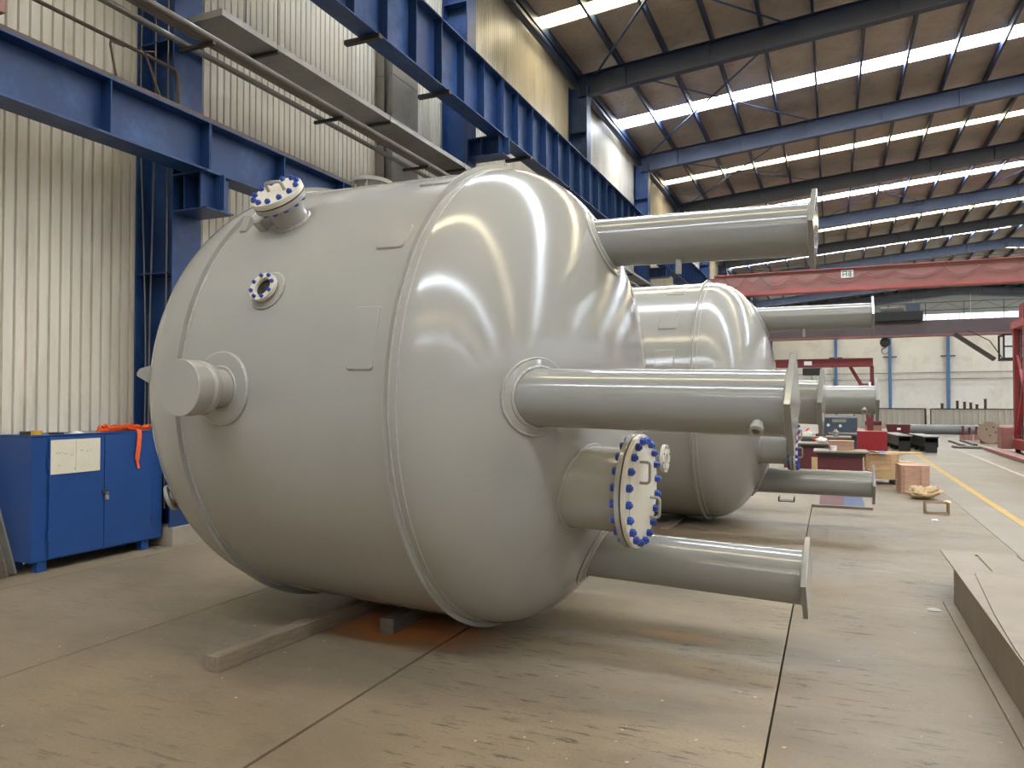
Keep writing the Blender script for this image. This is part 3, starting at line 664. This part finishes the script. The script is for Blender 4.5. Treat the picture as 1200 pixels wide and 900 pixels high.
dc = empty('bridge_crane', (-6.35, 36, 4.72))
build('girder', B(-.1,35.6,-.3,.3,-.38,.22), M['darkcrane'], dc)
build('girder_flange', B(-.1,35.6,-.36,.36,-.44,-.38), M['pink'], dc)
build('end_carriage', B(-.2,.2,-1.2,1.2,0,.3), M['blue'], dc); build('end_carriage', B(35.45,35.85,-1.2,1.2,0,.3), M['blue'], dc)
hr = MB()
for z in (.62,.95): hr.tube([(3,-.32,z),(30,-.32,z)], .015, 5)
for i in range(20): hr.tube([(3+1.4*i,-.32,.2),(3+1.4*i,-.32,.95)], .015, 5)
for i in range(19): hr.tube([(3+1.4*i,-.32,.62),(3.7+1.4*i,-.32,.95),(4.4+1.4*i,-.32,.62)], .010, 4)
build('guard_rail', hr, M['dark'], dc)
tr = build('trolley', B(8.0,9.9,-.5,.5,.22,.62), M['black'], dc, bevel=.02)
build('winch_drum', MB().lathe([(0,0),(.22,0),(.22,.9),(0,.9)], (8.3,-.2,.62), (1,0,0), 16), M['dark'], tr, SM)
build('motor', B(9.3,9.8,-.35,.2,.62,.95), M['machine'], tr)
hk = build('hook_block', MB().lathe([(0,-.12),(.17,-.12),(.2,-.08),(.2,.08),(.17,.12),(0,.12)], (8.47,-.1,-.66), (0,1,0), 20), M['black'], dc, SM)
build('hoist_rope', MB().tube([(8.40,-.1,-.55),(8.40,-.1,-.4)], .015, 5).tube([(8.54,-.1,-.55),(8.54,-.1,-.4)], .015, 5), M['dark'], hk)
build('hook', MB().tube([(8.47,-.1,-.82)]+[(8.47+.13*math.sin(a),-.1,-1.02-.13*math.cos(a)+.0) for a in [PI-.2+PI*1.45*i/14*1 for i in range(15)]], [.05]+[.045-.0018*i for i in range(15)], 8), M['galv'], hk, SM)
cbn = build('cabin', B(12.65,13.55,-.9,.1,-1.55,-1.45), M['black'], dc); build('cabin_roof', B(12.65,13.55,-.9,.1,-.56,-.5), M['black'], cbn)
fr = MB()
for xx in (12.65,13.07,13.49):
    for yy in (-.9,.04): fr.box(xx,xx+.06,yy,yy+.06,-1.45,-.5)
fr.box(12.65,13.55,-.9,-.85,-1.03,-.97)
build('cabin_frame', fr, M['black'], cbn)
build('cabin_pane', B(12.71,13.07,-.88,-.87,-1.45,-.56).box(13.13,13.49,-.88,-.87,-1.45,-.56), M['white'], cbn)
build('cabin_hanger', MB().tube([(12.9,-.2,-.52),(12.9,-.2,-.4)], .03, 6).tube([(13.3,-.2,-.52),(13.3,-.2,-.4)], .03, 6), M['black'], cbn)
build('cabin_stair', bar3((11,-.6,-.42),(12.4,-.6,-1.5), .5, .12), M['dark'], cbn)
build('stair_rail', MB().tube([(11.45,-.85,-.3),(12.2,-.85,-.75),(12.65,-.85,-1.5)], .02, 5), M['dark'], cbn)
tag(dc, 'dark bridge crane low across the far hall with hook and cabin', 'crane')

sg_ = empty('semi_gantry_crane', (1.3, 30, 0))
def sgb(name, x0,x1,y0,y1,z0,z1, m='semired', p=None): return build(name, B(x0-1.3,x1-1.3,y0-30,y1-30,z0,z1), M[m], p or sg_)
gdr = sgb('girder', -5.9, 1.37, 29.85, 30.15, 2.82, 3.07)
sgb('girder_flange', -5.9, 1.37, 29.8, 30.2, 3.07, 3.10); sgb('girder_flange', -5.9, 1.37, 29.8, 30.2, 2.79, 2.82)
sgb('leg', 1.27,1.40,29.92,30.08,2.12,2.8)
build('leg', bar3((.62-1.3,0,2.8),(.97-1.3,0,2.15), .14, .12), M['semired'], sg_)
sgb('leg_tie', .9,1.40,29.92,30.08,2.06,2.18)
build('leg', MB().add([(-.25,-.1,2.06),(.1,-.1,2.06),(.05,-.1,0),(-.1,-.1,0),(-.25,.1,2.06),(.1,.1,2.06),(.05,.1,0),(-.1,.1,0)], [(0,1,2,3),(7,6,5,4),(0,4,5,1),(1,5,6,2),(2,6,7,3),(3,7,4,0)]), M['semired'], sg_)
hst = sgb('hoist', -1.0,-.35,29.7,30.3,2.5,2.76,'black'); sgb('hoist_rope', -.7,-.68,29.99,30.01,2.0,2.5,'dark',hst)
build('sign', B(-.95-1.3,-.68-1.3,-.17,-.155,2.87,3.02), M['white'], gdr)
sgb('wall_bracket', -6.6,-5.9,29.8,30.2,2.7,3.1,'blue')
tag(sg_, 'small dark red semi-gantry crane with a trapezoid end frame', 'crane')

rg_ = empty('gantry_crane', (5.02, 26, 0))
def rgb_(name, x0,x1,y0,y1,z0,z1, m='red', p=None): return build(name, B(x0-5.02,x1-5.02,y0-26,y1-26,z0,z1), M[m], p or rg_)
rgb_('leg', 5.11,5.29,26.9,27.1,.3,3.95); rgb_('leg', 5.11,5.29,25.6,25.78,.3,3.95)
build('brace', bar3((.18,1.0,.5),(.18,-.35,2.6), .12, .1), M['red'], rg_)
build('brace', bar3((.18,1.0,3.0),(.18,-.35,1.4), .08, .08), M['red'], rg_)
rgb_('end_carriage', 5.02,5.38,24.2,27.5,.12,.4); rgb_('end_carriage', 4.72,5.02,26.7,27.3,.1,.75,'pink')
for yy in (24.6, 27.0): build('wheel', MB().lathe([(0,-.06),(.12,-.06),(.12,.06),(0,.06)], (.18,yy-26,.12), (1,0,0), 20), M['dark'], rg_, SM)
rgb_('girder', 5.1,14,25.6,26.1,3.95,4.4); rgb_('girder_beam', 5.08,5.32,25.5,27.2,3.75,3.96,'pinklt')
rgb_('leg', 13.6,13.8,26.9,27.1,0,3.95); rgb_('leg', 13.6,13.8,24.6,24.8,0,3.95); rgb_('girder_beam', 13.5,13.9,24.5,27.2,3.8,3.98)
ld = MB()
for k in range(12): ld.tube([(.22,.55,.5+.28*k),(.22,.85,.5+.28*k)], .015, 5)
for yy in (.55,.85): ld.tube([(.22,yy,.4),(.22,yy,3.7)], .018, 5)
build('ladder', ld, M['dark'], rg_)
tag(rg_, 'bright red gantry crane leg frame standing at the right edge', 'crane')
tag(build('rail_beam', B(-.16,.16,-3,2.5,0,.10), M['pink'], None, None, (4.55,25.2,0), bevel=.01), 'low pink rail beam on the floor below the red gantry', 'beam')
tag(build('pallet', B(-.4,.4,-.3,.3,0,.07), M['timberdk'], None, None, (4.05,28.4,0), bevel=.01), 'flat dark pallet lying left of the red gantry base', 'pallet')

# ------------------------------------------------------------------ far wall columns and partition
for i, xx in enumerate((.4, 5.5, 10.7), 1):
    lab = {1:'left of the three thin blue columns on the far wall', 2:'middle of the three thin blue columns, beside the crane hook', 3:'right of the three thin blue columns on the far wall'}.get(i)
    c = empty('far_column', (xx, 85.7, 0)); build('shaft', B(-.14,.14,-.15,.15,0,9.3), M['bluefar'], c)
    for z in (5.9, 8.4):
        for s in (-1,1): build('arm', B(min(s*.14,s*.65),max(s*.14,s*.65),-.1,.1,z,z+.12), M['dark'], c)
    tag(c, lab, 'column')
def fence(x0, x1, y, h, lab):
    c = empty('partition', ((x0+x1)/2, y, 0)); w = (x1-x0)/2; prof = []; x = -w
    while x < w-.001:
        for dx, dy in ((0,0),(.14,0),(.17,-.05),(.25,-.05),(.28,0)):
            if x+dx <= w: prof.append((x+dx, dy))
        x += .30
    n = len(prof); m = MB().add([(a,b,0) for a,b in prof]+[(a,b,h) for a,b in prof], [(i,i+1,n+i+1,n+i) for i in range(n-1)])
    build('sheet', m, M['farwall'], c); build('top_rail', B(-w,w,-.08,.04,h,h+.04), M['dark'], c)
    build('post', B(-w-.05,-w+.05,.01,.12,0,h), M['dark'], c); build('post', B(w-.05,w+.05,.01,.12,0,h), M['dark'], c)
    tag(c, lab, 'partition')
fence(1.2, 4.85, 48, 1.06, 'left low corrugated partition at the far end, behind the red bin')
fence(5.1, 9.6, 47.6, 1.06, 'right low corrugated partition at the far end, behind the big pipe')
for i, (xx, h) in enumerate(((5.75,1.35),(6.5,1.5),(6.85,1.45),(7.15,1.4),(7.45,1.3),(7.85,1.6))):
    lab = ['short dark post above the right partition, first from the left','dark post above the right partition, second from the left','dark post above the right partition, third from the left','dark post above the right partition, fourth from the left','shortest dark post above the right partition, second from right','tallest dark post above the right partition, last on the right'][i]
    tag(build('steel_post', MB().tube([(0,0,0),(0,0,h)], .07, 8).tube([(0,0,h),(0,0,h+.03)], .09, 8), M['dark'], None, SM, (xx,48.6,0)), lab, 'post')

# ------------------------------------------------------------------ goods along the aisle
def crate(x, y, z, w, dpt, h, rz, m, lab, batten=True, lid=False):
    c = empty('wooden_crate', (x,y,z), (0,0,rz)); t = .018; nb = max(3, round(h/.13))
    for k in range(nb):
        z0 = h*k/nb+.004; z1 = h*(k+1)/nb-.004
        for s in (0,1):
            build('board', B(-w/2+t,w/2-t,(-dpt/2 if s==0 else dpt/2-t),(-dpt/2+t if s==0 else dpt/2),z0,z1), M[m], c)
            build('board', B((-w/2 if s==0 else w/2-t),(-w/2+t if s==0 else w/2),-dpt/2,dpt/2,z0,z1), M[m], c)
    build('lid', B(-w/2-.01,w/2+.01,-dpt/2-.01,dpt/2+.01,h,h+.015), M[m], c)
    if batten:
        for a in (-w/2+.04, w/2-.13):
            for s in (-1,1): build('batten', B(a,a+.09,min(s*dpt/2,s*(dpt/2+.016)),max(s*dpt/2,s*(dpt/2+.016)),0,h), M[m], c)
        for a in (-dpt/2+.02, dpt/2-.10):
            build('batten', B(-w/2-.016,-w/2,a,a+.08,0,h), M[m], c)
    tag(c, lab, 'crate'); return c
crate(1.27,14.62,.0,.42,.52,.46,.10,'woodpink','pinkish wooden crate standing next to the paper sack')
c = crate(.86,15.95,.09,.52,.5,.17,.05,'woodyel','lower yellow wooden crate of the two stacked beside the maroon stand', False)
for a in (-.2,.2): build('skid', B(a-.04,a+.04,-.25,.25,-.09,0), M['black'], c)
crate(.86,15.97,.275,.54,.5,.28,.03,'wood','upper wooden crate of the stacked pair under the loose board', True)
tag(build('loose_board', B(-.52,.52,-.12,.12,0,.022), M['woodyel'], None, None, (1.03,16.0,.572)), 'pale loose board lying across the stacked crates', 'board')
crate(1.32,16.6,0,.26,.3,.36,.2,'wood','small wooden crate half hidden behind the pinkish crate', False)
tag(build('blue_sheet', MB().grid(lambda u,v: (.60+.3*u, 15.62+.2*v, .585+.02*(1+math.sin(5*u+3*v))), 8, 6), M['bluecab'], None, 1.0), 'crumpled blue sheet lying between the stand and the stacked crates', 'sheet')
# paper sack
def sack(u, v):
    a = 2*PI*u; r = math.sin(PI*min(.999,v*.98+.01)); c, d_ = math.cos(a), math.sin(a)
    n = .45*noise.noise((c*1.9+2, d_*1.9, v*3.5))+.30*noise.noise((c*5,d_*5,v*10))
    xx = .23*r**.8*(1+n)*c; yy = .17*r**.8*(1+n)*d_; top = .085*(1-math.cos(PI*v))
    zz = top*(1+.9*n)+.34*max(0, xx-.02)*v
    return (xx, yy, max(0.0, zz))
tag(build('paper_sack', MB().grid(sack, 26, 16, True), M['sack'], None, .25, (1.34,13.7,0)), 'crumpled brown paper sack on the floor beside the pinkish crate', 'sack')
fr = empty('slatted_tray', (1.33, 11.95, 0), (0,0,.05))
for a in ((-.155,.155,-.06,-.04,0,.022),(-.155,.155,-.06,-.04,.15,.172),(-.155,-.132,-.06,.06,.022,.15),(.132,.155,-.06,.06,.022,.15),(-.155,.155,.04,.06,0,.022),(-.155,.155,.04,.06,.15,.172)):
    build('slat', B(*a), M['timberlt'], fr)
build('torn_wrap', MB().grid(lambda u,v: (.08+.09*u, -.07+.14*v, .176+.015*math.sin(6*u+4*v)), 6, 6), M['paper'], fr, 1.0)
tag(fr, 'small open wooden slat frame lying on the floor before the sack', 'tray')
tag(build('paper_scrap', MB().grid(lambda u,v: (1.2+.07*u, 11.25+.08*v, .004+.012*abs(math.sin(4*u+2*v))), 5, 5), M['white'], None, 1.0), 'small white paper scrap on the floor below the slat frame', 'paper')
# steel plate on floor, channel
sp = empty('steel_plate', (.13, 12.7, 0)); build('plate', B(-.42,.40,-.70,.72,.0,.035), M['rust'], sp); build('coloured_face', B(-.32,.02,-.62,.66,.0352,.037), M['platered'], sp); build('coloured_face', B(.02,.30,-.62,.66,.0352,.037), M['plateblue'], sp)  # maroon and blue areas laid over the plate
tag(sp, 'flat steel plate with maroon and blue paint under the second vessel\'s bottom leg', 'plate')
tag(build('channel_block', MB().box(-.12,.12,-.12,.12,0,.012).box(-.12,-.105,-.12,.12,.012,.075).box(.105,.12,-.12,.12,.012,.075), M['black'], None, None, (-.67,12.55,0)), 'short black steel channel on the floor under the second vessel\'s bottom leg', 'channel')
# stands (I-section pedestals with plates on top)
def stand(x, y, w, dpt, h, m, lab, plate_over=.07):
    c = empty('welding_stand', (x,y,0))
    build('base_flange', B(-w/2,w/2,-dpt/2,dpt/2,0,.02), M[m], c); build('body', B(-w/2+.02,w/2-.02,-dpt/2+.04,dpt/2-.04,.02,h-.09), M[m], c, bevel=.01)
    build('flared_neck', MB().prism([(-w/2+.02,h-.09),(w/2-.02,h-.09),(w/2+.04,h-.02),(-w/2-.04,h-.02)], 'y', -dpt/2+.03, dpt/2-.03), M['black'], c)
    build('top_plate', B(-w/2-plate_over,w/2+plate_over,-dpt/2,dpt/2,h-.02,h+.012), M['rust'], c)
    tag(c, lab, 'stand'); return c
stand(.13,14.95,.76,.8,.66,'maroon','maroon steel stand with a flared neck, nearest to the crates')
stand(-.45,16.6,.62,.7,.70,'maroon','maroon steel stand with a plate top, left of the flared one')
tag(build('timber_post', B(-.05,.05,-.04,.04,0,.55), M['woodyel'], None, None, (-.30,14.62,0)), 'yellowish upright board leaning against the flared maroon stand', 'board')
bx = crate(.15,15.15,.672,.42,.26,.15,0,'woodpink','wooden box lying on top of the flared maroon stand', False)
tag(build('white_cup', MB().lathe([(0,0),(.05,0),(.055,.09),(.05,.09),(.045,.01),(0,.01)], (0,0,0), (0,0,1), 20), M['white'], None, SM, (.02,14.75,.672)), 'white cup standing in front of the wooden box on the stand', 'cup')
def blob(u, v):
    a = 2*PI*u; r = math.sin(PI*v); n = .3*noise.noise((math.cos(a)*2+5, math.sin(a)*2, v*4)); return (.11*r*(1+n)*math.cos(a), .09*r*(1+n)*math.sin(a), max(0,.055*(1-math.cos(PI*v))*(1+n)))
tag(build('plastic_bag', MB().grid(blob, 20, 12, True), M['white'], None, .6, (-.2,16.5,.712)), 'white crumpled plastic bag on the left maroon stand', 'bag')
# red box on a dark trolley
rb = empty('red_box', (.84, 19.2, 0)); build('cabinet_body', B(-.31,.31,-.18,.18,.42,.87), M['redbox'], rb, bevel=.008); build('front_panel', B(-.30,.30,-.19,-.181,.43,.86), M['redbox'], rb)
for a in (-.28,.22):
    for b_ in (-.16,.10): build('leg', B(a,a+.06,b_,b_+.06,0,.42), M['black'], rb)
tag(rb, 'bright red sheet-metal box beyond the crates', 'box')
mc = empty('machine', (.1, 22.5, 0)); build('bed', B(-.9,.55,-.4,.4,0,.62), M['machine'], mc, bevel=.02); build('head', B(-.35,.52,-.3,.3,.62,1.12), M['machine'], mc, bevel=.03)
build('control_panel', B(-.1,.25,-.31,-.30,.98,1.06), M['galv'], mc); build('dial', MB().lathe([(0,0),(.04,0),(.04,.02),(0,.02)], (-.2,-.30,.9), (0,-1,0), 14), M['white'], mc); build('dial', MB().lathe([(0,0),(.04,0),(.04,.02),(0,.02)], (.1,-.30,.88), (0,-1,0), 14), M['white'], mc)
build('chute', B(-.2,.5,-.75,-.35,.66,.70), M['galv'], mc); build('hose', MB().tube([(-.4,-.42,.4),(-.6,-.5,.55),(-.8,-.45,.7),(-.7,-.4,.8)], .03, 8), M['orange'], mc, SM)
tag(mc, 'slate-blue machine block seen under the rear legs beyond the stands', 'machine')
tb = empty('work_table', (-.35, 19.0, 0)); build('table_top', B(-.75,.75,-.4,.4,.70,.74), M['rust'], tb)
for a in (-.7,.62):
    for b_ in (-.36,.30): build('leg', B(a,a+.07,b_,b_+.07,0,.70), M['maroon'], tb)
build('shelf', B(-.7,.7,-.36,.36,.35,.38), M['maroon'], tb); tag(tb, 'low work table with rusty top beyond the maroon stands', 'table')
for i, (dx, dy, w, h, m, lab) in enumerate(((-.45,-.1,.16,.10,'orange','orange tool case on the far work table'),(-.2,.05,.2,.08,'white','white box on the far work table next to the orange case'),(.1,-.1,.22,.06,'maroon','flat maroon part on the far work table'),(.42,0,.12,.16,'galv','grey canister on the right end of the far work table'))):
    if i == 3: o = build('canister', MB().lathe([(0,0),(.07,0),(.075,.1),(.03,.14),(.03,.17),(0,.17)], (0,0,0), (0,0,1), 18), M[m], None, SM, (-.35+dx,19+dy,.74))
    else: o = build(['tool_case','carton','machined_part'][i], B(-w/2,w/2,-.08,.08,0,h).box(-w/4,w/4,-.02,.02,h,h+.02), M[m], None, None, (-.35+dx,19+dy,.74), bevel=.006)
    tag(o, lab, 'object' if i == 2 else 'container')
# red bin and welded dark frames down the aisle
rb2 = empty('red_bin', (2.2, 30.5, 0)); build('hopper', MB().add([(-.28,-.3,.1),(.28,-.3,.1),(.28,.3,.1),(-.28,.3,.1),(-.38,-.36,.70),(.38,-.36,.70),(.38,.36,.70),(-.38,.36,.70)], [(0,3,2,1),(0,1,5,4),(1,2,6,5),(2,3,7,6),(3,0,4,7),(4,5,6,7)]), M['maroon'], rb2)
build('badge', B(-.06,.06,-.36,-.345,.50,.58), M['white'], rb2); build('skid', B(-.28,-.2,-.3,.3,0,.1).box(.2,.28,-.3,.3,0,.1), M['black'], rb2); tag(rb2, 'maroon tapered scrap bin with white badge at the end of the aisle', 'bin')
cf = empty('carton_stack', (1.45, 31.4, 0))
for z0, z1, m in ((0,.35,'wood'),(.355,.62,'woodpink'),(.625,.78,'maroon')): build('carton', B(-.3,.25,-.25,.25,z0,z1), M[m], cf, bevel=.01)
tag(cf, 'stack of pale cartons left of the maroon scrap bin', 'cartons')
for i, (x, y, rz, lab) in enumerate(((1.95,27.3,.10,'left of the dark welded steel frames lying in the aisle'),(2.62,26.8,.10,'right of the dark welded steel frames lying in the aisle'))):
    c = empty('welded_section', (x,y,0), (0,0,rz)); build('channel', B(-.21,.21,-1.2,1.2,.45,.48), M['pipe'], c)
    for a in (-.18,.165): build('side_plate', B(a,a+.015,-1.2,1.2,.16,.45), M['black'], c)
    for b_ in (-1.15,-.4,.4,1.1): build('foot', B(-.16,.16,b_,b_+.06,0,.30), M['black'], c)
    tag(c, lab, 'steelwork')
bp = empty('large_pipe', (4.1, 38, 0)); build('pipe_body', MB().lathe([(.20,-1.75),(.22,-1.75),(.22,1.75),(.20,1.75)], (0,0,.26), (1,0,.0), 40, True), M['bigpipe'], bp, SM)
for a in (-1.2,1.2): build('chock', B(a-.1,a+.1,-.5,.5,0,.04), M['timberdk'], bp)
tag(bp, 'big grey steel pipe lying across the end of the aisle', 'pipe')
bp2 = empty('large_pipe', (7.6, 38.6, 0)); build('pipe_body', MB().lathe([(.20,-1.4),(.22,-1.4),(.22,1.4),(.20,1.4)], (0,0,.26), (1,0,0), 40, True), M['brown'], bp2, SM)
for a in (-1.0,1.0): build('chock', B(a-.1,a+.1,-.5,.5,0,.04), M['timberdk'], bp2)
tag(bp2, 'brownish large pipe behind the round disc near the red gantry', 'pipe')
rl = empty('round_disc', (5.25, 31.7, 0)); rl.rotation_euler = (-.12,0,0)
build('disc', MB().lathe([(0,-.03),(.39,-.03),(.39,.03),(0,.03)], (0,0,.39), (0,1,0), 48), M['brown'], rl, .5)
for a in ((-.1,.12),(.18,.02),(.0,-.1),(.12,.2)): build('hole', MB().lathe([(0,0),(.03,0),(.03,.004),(0,.004)], (a[0],-.03,.39+a[1]), (0,-1,0), 12), M['black'], rl)
build('rest', B(-.3,.3,.03,.12,0,.7), M['timberdk'], rl)
tag(rl, 'large brown round disc standing upright left of the red gantry', 'disc')
for i, (x, y, h) in enumerate(((4.72,34,.55),(4.98,34.2,.5),(5.25,34.4,.52))):
    c = empty('red_jack', (x,y,0)); build('base', B(-.1,.1,-.1,.1,0,.2), M['pink'], c); build('post', MB().tube([(0,0,.2),(0,0,h)], .05, 8), M['maroon'], c, SM)
    tag(c, ['leftmost of the three small red jack posts by the big pipe','middle of the three small red jack posts by the big pipe','rightmost of the three small red jack posts, next to the round disc'][i], 'jack')
for i, (x, y) in enumerate(((4.1,31.0),(4.55,31.6))):
    tag(build('steel_bar', B(-.06,.06,-1.6,1.6,0,.06), M['dark'], None, None, (x,y,0), bevel=.01), ['dark flat bar on the floor left of the round disc','dark flat bar on the floor running under the round disc'][i], 'bar')
# small things on the near floor
tag(build('glass_shard', MB().lathe([(0,0),(.045,0),(.05,.004),(.035,.008),(0,.008)], (0,0,0), (0,0,1), 14), M['galv'], None, .8, (.70,6.5,0)), 'small pale disc on the floor beside the girder end', 'disc')
cm = MB()
for i in range(150):
    if i < 110: x = random.uniform(-5.5,1.5); y = random.uniform(2.3,9)
    else: x = random.gauss(-.6,.5); y = random.gauss(3.2,.5)
    s = random.uniform(.003,.009); a = random.uniform(0,PI); ca, sa = math.cos(a)*s, math.sin(a)*s
    cm.add([(x+ca*1.6,y+sa*1.6,.001),(x-sa,y+ca,.001),(x-ca*1.3,y-sa*1.3,.001),(x+sa,y-ca,.001),(x,y,s*.6+.001)], [(0,1,4),(1,2,4),(2,3,4),(3,0,4),(3,2,1,0)])
ch = build('grit', cm, M['sack'], None, kind='stuff'); tag(ch, 'scattered pale grit and paint flakes on the floor plates', 'debris')
